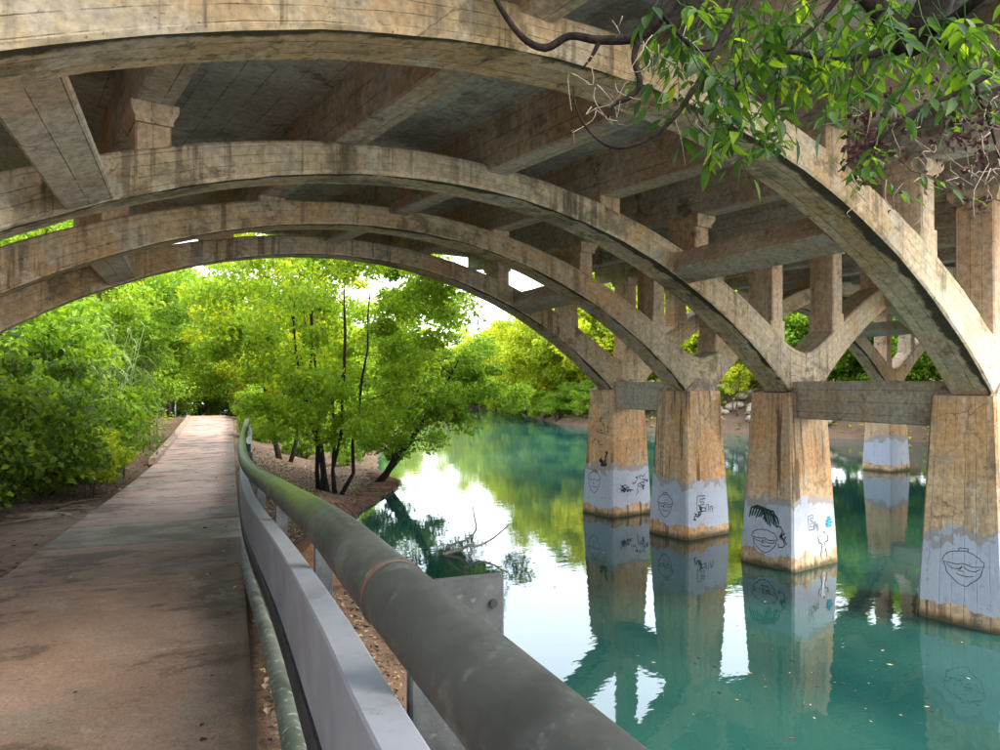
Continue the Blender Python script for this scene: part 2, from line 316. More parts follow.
def path_pt(s, t, dz=0):                  # s metres along the path, t metres to the right of the camera
    t2 = t+float(bend(np.array(s)))
    return W(-s*ps_+t2*pc_, s*pc_+t2*ps_, float(path_z(s))+dz)
TL, TR = -2.22, .15
_rng = np.random.RandomState(3); _ph = _rng.rand(24, 3)*6.28; _fr = _rng.randn(24, 2)
def rough_n(r, f):
    z = 0
    for k in range(24):
        fr = _fr[k]*(.35+k*.16); z = z+np.sin(fr[0]*r+fr[1]*f+_ph[k, 0])/(1+k*.45)
    return z*.16
def terrain(r, f):
    d, side = sdist(r, f)
    s = -r*ps_+f*pc_; t = r*pc_+f*ps_-bend(s); pz = path_z(s)
    n = rough_n(r, f)
    lt = np.maximum(TL-t-2.4, 0); zl = pz-.07+np.minimum(.16*lt+.012*lt**2, 7)
    off = np.clip(np.maximum(TL-t, t-TR)/1.2, 0, 1)
    zl = zl+n*(.10+.25*np.clip(lt/6, 0, 1))*off-.03*off
    rt = np.clip(t-TR, 0, 50); zl = zl-np.minimum(.28*np.maximum(rt-.5, 0), .75)
    bank = 1.15*np.maximum(d, 0)**.8*(1+.25*n)
    zL = np.minimum(zl, bank)
    zR = np.minimum(.75*np.maximum(d, 0)**.85+.22*n, 2.0+.10*d+.2*n)
    z = np.where(side >= 0, zL, zR)
    z = np.where(d < 0, -np.minimum(.7*-d, 1.6)-.02, z)
    return np.where((off <= 0), np.minimum(z, pz-.07), z)
def gz(r, f): return float(terrain(np.array([r], float), np.array([f], float))[0])
ra = np.unique(np.concatenate([np.arange(-90, -24, 3), np.arange(-24, 8, .3), np.arange(8, 36, .8), np.arange(36, 121, 4)])); fa = np.unique(np.concatenate([np.arange(-18, -2, 1.5), np.arange(-2, 36, .3), np.arange(36, 70, .8), np.arange(70, 150, 4)]))
RR, FF = np.meshgrid(ra, fa); ZZ = terrain(RR, FF)
V = np.stack([cY*RR+sY*FF, -sY*RR+cY*FF, ZZ], -1).reshape(-1, 3); nx, ny = len(ra), len(fa)
I = np.arange(nx*ny).reshape(ny, nx); Fq = np.stack([I[:-1, :-1], I[:-1, 1:], I[1:, 1:], I[1:, :-1]], -1).reshape(-1, 4)
tag(link(bpy.data.objects.new('ground', np_mesh('ground', V, Fq, M['ground'], True))), 'brown dirt banks sloping down to the creek', kind='structure')
b = MB(); q = [W(-60, -17.5, 0), W(119, -17.5, 0), W(119, 140, 0), W(-60, 140, 0)]; b.v = [tuple(p) for p in q]; b.face([0, 1, 2, 3])
tag(b.build('water', M['water']), 'still green creek water reflecting bridge and trees', kind='structure')
path = empty('path', path_pt(0, -1)); tag(path, 'concrete footpath running under the bridge', kind='structure')
joints = [-6, -3.5, -1.2, 1.3, 3.5, 5.75, 8.0, 10.4, 12.3, 14.6, 17.4, 20.6, 24.5, 28, 31.5, 35, 38.5, 42, 45.5, 49, 53]
for a_, b_ in zip(joints[:-1], joints[1:]):
    k = max(2, int((b_-a_)/.6)); rings = []
    for j in range(k+1):
        s = a_+.014+(b_-a_-.028)*j/k
        rings.append([path_pt(s, TL, -.35)-path.location, path_pt(s, TR, -.35)-path.location, path_pt(s, TR, -.012)-path.location, path_pt(s, TR-.012, 0)-path.location, path_pt(s, TL+.012, 0)-path.location, path_pt(s, TL, -.012)-path.location])
    m_ = MB().sweep(rings)
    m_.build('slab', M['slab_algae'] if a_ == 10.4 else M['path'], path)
    m_.v = []
# timber kerb along the ramp
kerb = empty('timber_kerb', path_pt(24, TL)); tag(kerb, 'low timber kerb edging the rising end of the footpath', 'kerb')
for k in range(9):
    s0, s1 = 24.6+k*2.45, 24.6+k*2.45+2.42
    MB().beam(path_pt(s0, TL-.02, .1)-kerb.location, path_pt(s1, TL-.02, .1)-kerb.location, .20, .20, ch=.015).build('timber', M['timber'], kerb)
# ------------------------------------------------------------------ the bridge
RY = [4.29, 7.816, 10.672, 13.518]; RWD = .567; HALF = 7.58; SK = .176
bridge = empty('arch_bridge', (0, 0, 0)); tag(bridge, 'weathered concrete bridge with parallel arch ribs on tapered creek piers', 'bridge')
def Xc(i, k=0): return 4.243+SK*(RY[i]-RY[0])+k*2*HALF
def ysh(i, x):                             # later spans veer slightly
    return max(0, x-(Xc(i)+HALF))*.045
def zin(u): return CAMZ-12.196+14.733*math.sqrt(1-(u/12.325)**2)
def zex(u):                                # top of the rib, filled to a rounded valley over the piers
    a, b_, k = CAMZ-12.067+14.946*math.sqrt(1-(u/13.536)**2), CAMZ+.56, .30
    h = min(max(.5+.5*(a-b_)/k, 0), 1); return b_+(a-b_)*h+k*h*(1-h)
jr = random.Random(5)
for k in range(-1, 3):
    for i in range(4):
        rings = []; c = Xc(i, k); y0 = RY[i]
        us = [-HALF+2*HALF*j/64 for j in range(65)]
        if k == -1: us = [u for u in us if u > 5.5]
        us = sorted(us+[-6.99, 6.99])
        for u in us:
            x = c+u; zb = CAMZ-.17 if abs(u) > 7 else zin(u); zt = zex(u); yy = y0+ysh(i, x); e = lambda: jr.uniform(-.006, .006)
            ch = .028
            pts = [(yy+ch, zb), (yy+RWD-ch, zb), (yy+RWD, zb+ch), (yy+RWD, zt-ch), (yy+RWD-ch, zt), (yy+ch, zt), (yy, zt-ch), (yy, zb+ch)]
            rings.append([Vector((x, a_+e(), z_+e())) for a_, z_ in pts])
        MB().sweep(rings).build('arch_rib', M['rib'], bridge)
# piers
PIERS = {}
def pier_ring(cx, ya, yb, hx, z, ch):
    return [Vector(p+(z,)) for p in ((cx-hx+ch, ya), (cx+hx-ch, ya), (cx+hx, ya+ch), (cx+hx, yb-ch), (cx+hx-ch, yb), (cx-hx+ch, yb), (cx-hx, yb-ch), (cx-hx, ya+ch))]
ZT = CAMZ-.17
for k in range(-1, 3):
    for i in range(4):
        cx = Xc(i, k)+HALF; y0 = RY[i]+ysh(i, cx); y1 = y0+RWD
        def dims(z, cx=cx, y0=y0, y1=y1):
            t = (ZT-z)/ZT
            return cx, y0-.06-.14*t, y1+.22+.16*t, .58+.15*t
        rings = []
        for z in [-1.7, -.6, 0, .5, 1, 1.6, 2.2, 2.8, ZT-.01]:
            a_, b_, c_, d_ = dims(z); rings.append(pier_ring(a_, b_, c_, d_, z, .035 if z > 0 else .05))
        o = MB().sweep(rings).build('pier', M['pier'], bridge); PIERS[(k, i)] = (o, dims)
        # gabled weathering on the two outer faces
        a_, b_, c_, d_ = dims(ZT)
        for (yo, yi) in ((b_+.004, y0+.03), (c_-.004, y1-.03)):
            g = MB(); g.v = [(cx-d_+.03, yo, ZT-.008), (cx+d_-.03, yo, ZT-.008), (cx, yi, ZT+.42), (cx-d_+.03, yi, ZT-.008), (cx+d_-.03, yi, ZT-.008)]
            fs = [[0, 1, 2], [0, 2, 3], [1, 4, 2], [0, 3, 4, 1], [3, 2, 4]]
            if yo > yi: fs = [f_[::-1] for f_ in fs]
            for f_ in fs: g.face(f_)
            g.build('pier_shoulder', M['beam'], bridge)
        if i in (0, 2):
            xa, xb = cx, Xc(i+1, k)+HALF; ya = c_; yb = RY[i+1]+ysh(i+1, xb)
            MB().beam((xa-.10, y1-.05, CAMZ-.31), (xb-.10, yb+.05, CAMZ-.31), .62, .68, ch=.025).build('strut', M['beam'], bridge)
    for i in (0, 2):
        for sg in (-1, 1):
            if k == -1 and sg == -1: continue
            u = 4.13*sg; h = .34; dz = (zin(u+.05)-zin(u-.05))/.1; tn = Vector((1, 0, dz)).normalized(); up = Vector((-tn.z, 0, tn.x))
            x0, x1 = Xc(i, k)+u, Xc(i+1, k)+u
            p0 = Vector((x0, RY[i]+ysh(i, x0)+RWD-.03, zin(u)))+up*(h/2+.012); p1 = Vector((x1, RY[i+1]+ysh(i+1, x1)+.03, zin(u)))+up*(h/2+.012)
            MB().beam(p0, p1, .46, h, up, .02).build('strut', M['beam'], bridge)
# deck: floor beams, slab, columns
DY0, DY1, BZ, SZ = 2.45, 14.85, CAMZ+2.76, CAMZ+3.42
xk = [9.55+2.07*n for n in range(-8, 20)]
for n_, x in enumerate(xk):
    MB().beam((x, DY0+.03, (BZ+SZ)/2+.01), (x, DY1-.03, (BZ+SZ)/2+.01), .34, SZ-BZ+.02, ch=.02).build('floor_beam', M['beam'], bridge)
    for i in range(4):
        for k in range(-1, 3):
            u = x-Xc(i, k)
            if abs(u) > HALF or (k == -1 and u < 5.5): continue
            zt = zex(u); y0 = RY[i]+ysh(i, x)
            if zt > BZ-.04: continue
            slope = abs(zex(min(u+.2, HALF))-zex(max(u-.2, -HALF)))*.5
            cap_h = min(.14, BZ-zt)
            if BZ-zt < .35:
                MB().box(x-.20, x+.20, y0+.012, y0+RWD-.012, zt-.18, BZ+.003, .03).build('column', M['column'], bridge); continue
            o = MB().box(x-.165, x+.165, y0+.03, y0+RWD-.03, zt-slope-.1, BZ-.05, .02).build('column', M['column'], bridge)
            cp = MB(); r_ = lambda e, z: [Vector(p) for p in ((x-.165-e, y0-e, z), (x+.165+e, y0-e, z), (x+.165+e, y0+RWD+e, z), (x-.165-e, y0+RWD+e, z))]
            cp.sweep([r_(.012, BZ-.19), r_(.012, BZ-.14), r_(.05, BZ-.075), r_(.055, BZ-.06), r_(.055, BZ+.004)]).build('cap', M['column'], o)
            if abs(u) > 5.2:
                MB().box(x-.20, x+.20, y0+.008, y0+RWD-.008, zt-slope-.1, zt+.24, .03).build('plinth', M['column'], o)
X0d, X1d = -8.2, 50
nb = len(xk)
for a_, b_ in zip([X0d]+xk[:-1], xk):
    MB().beam(((a_+b_)/2, DY0, SZ+.14), ((a_+b_)/2, DY1, SZ+.14), b_-a_-.004, .28, ch=.004).build('deck_panel', M['slab'], bridge)
for y in (DY0-.14, DY1+.14):
    MB().beam((X0d, y, SZ-.02), (X1d, y, SZ-.02), .27, .60, ch=.03).build('fascia', M['beam'], bridge)
    MB().beam((X0d, y, SZ+.75), (X1d, y, SZ+.75), .22, .92, ch=.03).build('parapet', M['column'], bridge)
MB().box(-8.0, -6.9, DY0, DY1, -1, SZ-.02).build('abutment', M['pier'], bridge)
MB().box(48.6, 50, DY0, DY1+4, -1, SZ-.02).build('abutment', M['pier'], bridge)
# graffiti on the piers: strokes in (0..1 across the face, metres above water)
def face_pt(key, face, a, z, off=.004):
    cx, ya, yb, hx = PIERS[key][1](z)
    ch = .035
    if face == 'n': return Vector((cx-hx+ch+(2*hx-2*ch)*a, ya-off, z))
    return Vector((cx-hx-off, yb-ch-(yb-ya-2*ch)*a, z))
gj = random.Random(17)
def scribble(key, face, strokes, wd, mat, name='graffiti'):
    b = MB()
    for s_ in strokes:
        P = []
        for (p, q) in zip(s_[:-1], s_[1:]):
            for t in (0, .5): P.append((p[0]+(q[0]-p[0])*t, p[1]+(q[1]-p[1])*t))
        P.append(s_[-1]); P = [(p[0]+gj.gauss(0, .004), p[1]+gj.gauss(0, .004)) for p in P]; pts = [face_pt(key, face, *p) for p in P]
        ax = Vector((0, -1, 0)) if face == 'n' else Vector((-1, 0, 0))
        n0 = len(b.v)
        for j, p in enumerate(pts):
            d = (pts[min(j+1, len(pts)-1)]-pts[max(j-1, 0)]).normalized(); sd_ = d.cross(ax)*wd*.5*(1 if 0 < j < len(pts)-1 else .6)
            b.v += [tuple(p-sd_), tuple(p+sd_)]
        for j in range(len(pts)-1): b.face([n0+2*j, n0+2*j+1, n0+2*j+3, n0+2*j+2])
    return b.build(name, mat, PIERS[key][0])
def arc(cx, cz, rx, rz, a0, a1, n=10): return [(cx+rx*math.cos(R_(a0+(a1-a0)*j/n)), cz+rz*math.sin(R_(a0+(a1-a0)*j/n))) for j in range(n+1)]
def cartoon_face(cx, cz, rx, h):
    c = cz+h*.12
    return [[(cx-rx, c), (cx-rx*.85, c-h*.28), (cx-rx*.3, c-h*.54), (cx+rx*.08, c-h*.60), (cx+rx*.4, c-h*.52), (cx+rx*.88, c-h*.24), (cx+rx, c)], arc(cx, c, rx*1.1, h*.36, 0, 180, 9), [(cx-rx*1.1, c), (cx-rx*.3, c-.02), (cx, c+.01), (cx+rx*.4, c-.02), (cx+rx*1.1, c+.01)],
            arc(cx-rx*.45, c-.02, rx*.4, h*.12, 180, 360, 6), arc(cx+rx*.45, c-.02, rx*.4, h*.12, 180, 360, 6), [(cx-.02, c-h*.1), (cx-.05, c-h*.2), (cx+.02, c-h*.2)],
            arc(cx+.02, c-h*.26, rx*.42, h*.07, 190, 350, 6), [(cx-.06, c+h*.35), (cx-.05, c+h*.44), (cx+.07, c+h*.44), (cx+.06, c+h*.35)]]
def letter_e(x, z, sw, sh):
    return [[(x, z), (x, z+sh), (x+sw, z+sh*.95), (x+sw*.95, z+sh*.78), (x+sw*.4, z+sh*.8), (x+sw*.4, z+sh*.6), (x+sw*.85, z+sh*.58), (x+sw*.85, z+sh*.42), (x+sw*.4, z+sh*.42), (x+sw*.4, z+sh*.2), (x+sw, z+sh*.2), (x+sw, z), (x, z)],
            [(x+sw*1.1, z-.02), (x+sw*1.1, z+.12), (x+sw*1.4, z+.13), (x+sw*1.4, z-.03)], [(x+sw*1.6, z-.04), (x+sw*1.6, z+.08), (x+sw*1.9, z+.08), (x+sw*1.9, z-.06)]]
gr = random.Random(11)
def tagmarks(x, z, n, sx=.16, sz=.16):
    out = []
    for _ in range(n):
        a_, b_ = x+gr.uniform(-sx, sx), z+gr.uniform(-sz, sz); s_ = [(a_, b_)]
        for _ in range(gr.randint(3, 6)): a_ += gr.uniform(-.08, .1); b_ += gr.uniform(-.09, .09); s_.append((min(max(a_, .04), .96), b_))
        out.append(s_)
    return out
scribble((0, 0), 'w', cartoon_face(.55, .80, .25, .5), .009, M['ink'])
scribble((0, 1), 'w', cartoon_face(.46, .46, .25, .44)[:-1], .013, M['ink'])
scribble((0, 1), 'w', [[(.12+.05*j, .86+.02*(j % 3)), (.16+.06*j, 1.04), (.3+.055*j, 1.10-.012*j), (.42+.05*j, .98-.01*j), (.48+.045*j, .80-.03*(j % 3))] for j in range(7)], .035, M['green_ink'])
scribble((0, 1), 'w', tagmarks(.85, .62, 5, .08, .1), .016, M['ink'])
scribble((0, 1), 'n', letter_e(.34, .70, .12, .26), .013, M['ink'])
scribble((0, 1), 'n', [[(.55, .55), (.57, .44), (.63, .42), (.64, .34), (.60, .2), (.62, .12)], [(.80, .55), (.78, .44), (.72, .42), (.70, .34), (.75, .2), (.73, .12)], [(.60, .52), (.66, .62), (.68, .55), (.70, .62), (.76, .52)], [(.66, .22), (.68, .15), (.70, .22)]], .022, M['green_ink'])
scribble((0, 1), 'n', [[(.66, .6), (.68, .30), (.68, .13)], [(.63, .55), (.74, .55)]], .07, M['pale_ink'])
scribble((0, 1), 'n', [[(.76, .80), (.92, .83)], [(.75, .75), (.93, .77)], [(.77, .70), (.91, .71)], [(.8, .86), (.88, .87)]], .06, M['blue_ink'])
scribble((0, 2), 'w', cartoon_face(.42, .66, .2, .52), .013, M['ink'])
scribble((0, 2), 'n', letter_e(.22, .58, .2, .34), .018, M['ink'])
scribble((0, 2), 'n', tagmarks(.2, .58, 5, .1, .05), .03, M['green_ink'])
scribble((0, 3), 'w', [q_ for n_, q_ in enumerate(cartoon_face(.38, .82, .22, .58)) if n_ not in (3, 4)], .015, M['ink'])
scribble((0, 3), 'n', tagmarks(.32, .68, 9, .14, .12), .024, M['ink'])
scribble((0, 3), 'n', tagmarks(.72, .75, 10, .14, .2), .022, M['ink'])
scribble((0, 3), 'w', tagmarks(.6, 2.1, 8, .25, .3), .016, M['ink'])
scribble((0, 3), 'w', tagmarks(.7, 1.42, 5, .2, .04), .05, M['ink'])
# ------------------------------------------------------------------ the railing
rail = empty('pipe_railing', path_pt(1.5, TR)); tag(rail, 'mossy pipe railing with grey box beam along the creek side of the path', 'railing')
RN = [(.25, None), (1.67, (395, 595)), (2.8, (325, 525)), (5.0, (281, 492)), (8.5, (250, 469)), (12, (243, 455)), (16, (242, 441)), (20, (244, 430)), (25, (247, 419))]
pts = [None]+[at(p[0], p[1], F) for F, p in RN[1:]]
d0 = W(-.4266, 1, -.007); pts[0] = pts[1]-d0*2.6
def catmull(P, n=8):
    out = []; Q = [P[0]*2-P[1]]+P+[P[-1]*2-P[-2]]
    for j in range(1, len(Q)-2):
        a_, b_, c_, d_ = Q[j-1:j+3]
        for k in range(n):
            t = k/n; out.append(.5*((2*b_)+(c_-a_)*t+(2*a_-5*b_+4*c_-d_)*t*t+(3*b_-a_-3*c_+d_)*t**3))
    return out+[P[-1]]
RP = catmull(pts, 10); L0 = rail.location
def off(P, dx, dz):                        # offset to the right of the run / down
    out = []
    for j, p in enumerate(P):
        d = (P[min(j+1, len(P)-1)]-P[max(j-1, 0)]); d.z = 0; d.normalize(); n_ = Vector((d.y, -d.x, 0)); out.append(p+n_*dx+Vector((0, 0, dz)))
    return out
loc = lambda P: [p-L0 for p in P]
MB().tube(loc(RP), .080, 24).build('top_pipe', M['pipe'], rail)
jn = 10
MB().tube(loc([RP[jn]+(RP[jn+1]-RP[jn])*t for t in (-.10, .13)]), .0806, 24, False).build('rust_band', M['rust'], rail)
MB().tube(loc([RP[jn]+(RP[jn+1]-RP[jn])*t for t in (.02, .045)]), .0835, 24).build('weld_seam', M['dark_steel'], rail)
def strip(P, dx, dz, wd, ht, ch=.008):
    a = off(P, dx-wd/2, dz); b = off(P, dx+wd/2, dz); up = Vector((0, 0, 1)); rings = []
    for l, r in zip(a, b):
        n_ = (r-l).normalized()
        rings.append([l+n_*ch-up*ht, r-n_*ch-up*ht, r-up*(ht-ch), r-up*ch, r-n_*ch, l+n_*ch, l-up*ch, l-up*(ht-ch)])
    return MB().sweep([[p-L0 for p in r] for r in rings])
BP = RP[:66]
strip(BP, .02, -.35, .115, .42).build('box_beam', M['steel'], rail)
strip(BP, -.03, -.78, .05, .12).build('gap_shade', M['black'], rail)  # black strip standing in for the shade between box beam and lower pipe
MB().tube(loc(off(BP[:52], -.065, -1.06)), .055, 14).build('lower_pipe', M['green_pipe'], rail)
MB().tube(loc(off(BP[:52], .02, -1.13)), .03, 10).build('lower_bar', M['green_pipe'], rail)
# posts, spaced along the run
posts = []
for F in (-.4, 1.92, 3.9, 6.3, 8.7, 11.1, 13.5, 15.9, 18.3, 20.7, 23.1):
    fw = [p.x*sY+p.y*cY for p in RP]; j = max(0, min(len(RP)-2, sum(f_ < F for f_ in fw)-1)); t = (F-fw[j])/(fw[j+1]-fw[j])
    d = (RP[j+1]-RP[j]); p = RP[j]+d*t; d.z = 0; posts.append((p, d.normalized()))
for j, (p, d) in enumerate(posts):
    n_ = Vector((d.y, -d.x, 0)); g_ = 1.95
    wide = j == 1
    c0 = p+n_*(.24 if wide else .135)-Vector((0, 0, .09 if wide else .10))
    pw = .27 if wide else .10
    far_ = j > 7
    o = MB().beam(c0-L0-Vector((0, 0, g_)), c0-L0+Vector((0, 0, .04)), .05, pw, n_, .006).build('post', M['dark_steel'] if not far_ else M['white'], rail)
    bt = c0+n_*(pw/2-.035)-Vector((0, 0, .03))-d*.026
    MB().tube([bt-L0, bt-L0-d*.008], .012, 8).build('bolt', M['black'], o)
    MB().tube([c0-n_*(pw/2-.025)-L0-Vector((0, 0, .42))-d*.02, c0-n_*(pw/2-.025)-L0-Vector((0, 0, .42))-d*.055], .02, 8).build('bolt', M['black'], o)
    MB().beam(p+n_*.055-L0-Vector((0, 0, .06)), p+n_*.11-L0-Vector((0, 0, .06)), .06, .05).build('bracket', M['dark_steel'], o)
# far hand rail at the bend of the path
hr = empty('handrail', path_pt(55, -2.0)); tag(hr, 'small pale blue tube handrail beside the path where it bends away', 'handrail')
for j in range(3):
    MB().tube([path_pt(52+j*1.5, -2.6-.1*j, -.3)-hr.location, path_pt(52+j*1.5, -2.6-.1*j, .95)-hr.location], .035, 6).build('post', M['steel'], hr)
for z in (.5, .95):
    MB().tube([path_pt(52, -2.6, z)-hr.location, path_pt(55, -2.8, z)-hr.location], .03, 6).build('rail', M['steel'], hr)
# ------------------------------------------------------------------ vegetation
def leaf_cloud(name, ctr, n, size, spread, seed, mat, flat=.6, upb=.6):
    """diamond leaves round the clump centres ctr (k,3); spread (k,) radius of each clump"""
    g = np.random.RandomState(seed); k = len(ctr); idx = g.randint(0, k, n)
    p = g.randn(n, 3); p /= np.linalg.norm(p, axis=1)[:, None]+1e-9; p *= (g.rand(n)**.45)[:, None]*spread[idx][:, None]; p[:, 2] *= flat
    c = ctr[idx]+p
    d = g.randn(n, 3); d[:, 2] -= .35; d += p*.8/np.maximum(spread[idx][:, None], .1); d /= np.linalg.norm(d, axis=1)[:, None]
    nn = g.randn(n, 3)*.7; nn[:, 2] += upb; s_ = np.cross(d, nn); s_ /= np.linalg.norm(s_, axis=1)[:, None]+1e-9
    nn = np.cross(s_, d)
    L = size*(.6+.8*g.rand(n))[:, None]; wd = L*.33
    a = c-d*L*.5; t = c+d*L*.5-nn*L*.10; l = c+s_*wd+nn*L*.10; r = c-s_*wd+nn*L*.10
    V = np.stack([a, l, t, r], 1).reshape(-1, 3); i = np.arange(n)*4
    F = np.concatenate([np.stack([i, i+1, i+2], 1), np.stack([i, i+2, i+3], 1)])
    return np_mesh(name, V, F, mat)
def grow(name, leafmat, H, rx, base, seed, nclump, nleaf, lsize, stems=1, stem_r=.12, clump=.8, lean=(0, 0), flatz=1.0, barkmat='bark', shape='round'):
    """wood and crown meshes in local space, base at the origin"""
    g = random.Random(seed); ctr = []
    while len(ctr) < nclump:
        x, y, z = g.uniform(-1, 1), g.uniform(-1, 1), g.uniform(-1, 1); q = x*x+y*y+z*z
        if q > 1 or (q < .22 and g.random() < .7): continue
        k = 1+.22*math.sin(3*math.atan2(y, x)+seed)+.15*math.sin(5*z+seed)
        zz = base+(H-base)*(z+1)/2; ctr.append(Vector((x*rx*k+lean[0]*zz/H, y*rx*k+lean[1]*zz/H, zz)))
    b = MB(); nodes = []
    for s in range(stems):
        a0 = g.uniform(0, 6.28); r0 = .0 if stems == 1 else stem_r*g.uniform(1.2, 5)
        p = Vector((math.cos(a0)*r0, math.sin(a0)*r0, -.25)); top = Vector((lean[0]*.8+math.cos(a0)*rx*(.3 if stems > 1 else .05), lean[1]*.8+math.sin(a0)*rx*(.3 if stems > 1 else .05), H*g.uniform(.7, .85)))
        n = 8; P = []; sr = stem_r*g.uniform(.6, 1.1)
        wob = Vector((0, 0, 0))
        for j in range(n+1):
            t = j/n; wob += Vector((g.gauss(0, 1), g.gauss(0, 1), 0))*H*.012
            P.append(p.lerp(top, t)+wob*(t > 0)); nodes.append((P[-1].copy(), sr*(1-.82*t), t))
        b.tube(P, [sr*(1.25 if j == 0 else 1)*(1-.85*j/n) for j in range(n+1)], 7)
    ctr.sort(key=lambda c: (Vector((c.x, c.y, 0)).length, c.z))
    for c in ctr:
        cand = [nd for nd in nodes if nd[2] > .12 and nd[0].z < c.z+.1*H] or nodes
        nd = min(cand, key=lambda nd: (nd[0]-c).length+max(0, nd[0].z-c.z+.3)*1.5)
        s0 = nd[0]; ln = (c-s0).length
        if ln < .1: continue
        r0 = min(nd[1]*.75, .012+ln*.02); P = [s0]
        for j in range(1, 5):
            t = j/4; q = s0.lerp(c, t); q.z += math.sin(t*math.pi)*ln*.10; q += Vector((g.gauss(0, 1), g.gauss(0, 1), g.gauss(0, 1)))*ln*.035; P.append(q)
        b.tube(P, [r0*(1-.75*j/4) for j in range(5)], 5)
        for j in (2, 3, 4): nodes.append((P[j].copy(), r0*(1-.75*j/4), .5+.1*j))
        for _ in range(3):
            q = P[3]+Vector((g.gauss(0, 1), g.gauss(0, 1), g.gauss(0, .7)))*clump*.7; b.tube([P[3], P[3].lerp(q, .5)+Vector((0, 0, .05)), q], [r0*.35, r0*.25, .004], 4)
    wood = b.mesh('trunk', M[barkmat])
    C_ = np.array([tuple(c) for c in ctr]); sp = np.array([clump*g.uniform(.55, 1.25) for _ in ctr])
    crown = leaf_cloud('crown', C_, nleaf, lsize, sp, seed, M[leafmat], flatz*.62)
    return wood, crown
def plant(name, protos, r, f, label, cat, group, scale=1.0, rz=None, mat=None, parts=('trunk', 'crown'), sz=None, dz=-.05):
    wood, crown = protos
    o = empty(name, W(r, f, gz(r, f)+dz), rnd.uniform(0, 6.28) if rz is None else rz); tag(o, label, cat, group)
    o.scale = (scale, scale, sz or scale)
    for me, nm in ((wood, parts[0]), (crown, parts[1])):
        if me is None: continue
        c = link(bpy.data.objects.new(nm, me), o)
        if nm == parts[1] and mat:
            c.material_slots[0].link = 'OBJECT'; c.material_slots[0].material = M[mat]
    return o
def rp(px, F): return (px-500)/FPX*F
# prototypes
FT = [grow('tree', 'leaf_yellow', 10, 4.2, .6, s, 95, 22000, .26, 1, .2, 1.25) for s in (21, 22)]
LT = [grow('tree', 'leaf_green', 10, 3.6, 1.6, s, 95, 24000, .185, 1, .16, 1.05) for s in (31, 32)]
SH = [grow('shrub', 'leaf_dark', 3.2, 1.7, .15, s, 60, 11000, .12, 5, .05, .55, flatz=.9) for s in (41, 42, 43)]
# creek-side multi-stem tree
T1 = grow('tree', 'leaf_green', 8.8, 3.8, 1.25, 51, 165, 50000, .125, 7, .075, .66, (.3, 0), barkmat='dark_bark')
plant('creekside_tree', T1, rp(332, 20.5), 20.5, 'slender many-stemmed green tree rooted on the dirt spit by the railing', 'tree', None, rz=.3)
T2 = grow('tree', 'leaf_green', 5.3, 2.4, .7, 52, 90, 23000, .12, 2, .12, .55, (3.9, -.3), barkmat='dark_bark')
plant('leaning_tree', T2, rp(372, 24.6), 24.6, 'tree leaning out over the water at the tip of the dirt spit', 'tree', None, rz=-.55)
T3 = grow('tree', 'leaf_yellow', 10, 3.2, 2.0, 53, 95, 28000, .125, 2, .11, .66, barkmat='dark_bark')
plant('young_tree', T3, rp(285, 27), 27, 'yellow-green young tree between the path railing and the dirt spit', 'tree', None)
for px, F, s_ in ((262, 33, .62), (285, 36, .7), (305, 31, .55), (330, 40, .9), (262, 44, .9), (296, 48, 1.1), (352, 48, 1.0), (345, 29, .38), (372, 35, .5), (378, 40, .6), (386, 47, .7), (395, 55, .8), (402, 63, .9), (410, 72, 1.0), (360, 56, 1.0), (340, 36, .6)):
    plant('understory_shrub', rnd.choice(SH), rp(px, F), F, 'leafy green shrub on the strip of bank between path railing and water', 'shrub', 'shrubs between path and water', s_, mat='leaf_green')
for px, F, s_, mt in ((0, 14.2, .85, 'leaf_dark'), (45, 15.6, .7, 'leaf_dark'), (-50, 12.5, 1.2, 'leaf_dark'), (30, 17.5, 1.35, 'leaf_green'), (70, 19, .85, 'leaf_dark'), (-30, 17, 1.5, 'leaf_green'), (40, 23, 1.4, 'leaf_green'), (78, 26, .9, 'leaf_dark'), (100, 33, 1.1, 'leaf_dark'), (122, 39, 1.2, 'leaf_green'), (146, 46, 1.3, 'leaf_dark'), (166, 53, 1.3, 'leaf_green')):
    plant('bank_shrub', rnd.choice(SH), rp(px, F), F, {'leaf_dark': 'dense dark green shrub', 'leaf_green': 'large bright green shrub'}[mt]+' in the thicket on the uphill side of the path', 'shrub', 'thicket uphill of the path', s_, mat=mt)
for px, F, s_ in ((215, 62, 1.3), (235, 66, 1.4), (252, 62, 1.2), (200, 60, 1.5), (270, 58, 1.3)):
    plant('path_end_shrub', rnd.choice(SH), rp(px, F), F, 'shrub closing the view where the path bends out of sight', 'shrub', 'shrubs at the path bend', s_, mat='leaf_dark')
for px, F, s_, mt in ((20, 21, .75, 'leaf_green'), (-60, 20, .8, 'leaf_green'), (95, 27, .85, 'leaf_green'), (40, 30, 1.1, 'leaf_yellow'), (140, 35, .95, 'leaf_green'), (-20, 30, 1.2, 'leaf_green'), (110, 42, 1.2, 'leaf_yellow'), (170, 48, 1.1, 'leaf_green'), (205, 58, 1.15, 'leaf_green'), (60, 45, 1.4, 'leaf_green'), (150, 62, 1.5, 'leaf_yellow'), (240, 72, 1.3, 'leaf_green')):
    plant('woodland_tree', rnd.choice(LT), rp(px, F), F, {'leaf_green': 'leafy green tree', 'leaf_yellow': 'yellow-tinged tree'}[mt]+' standing in the wood uphill of the path', 'tree', 'woodland uphill of the path', s_, mat=mt)
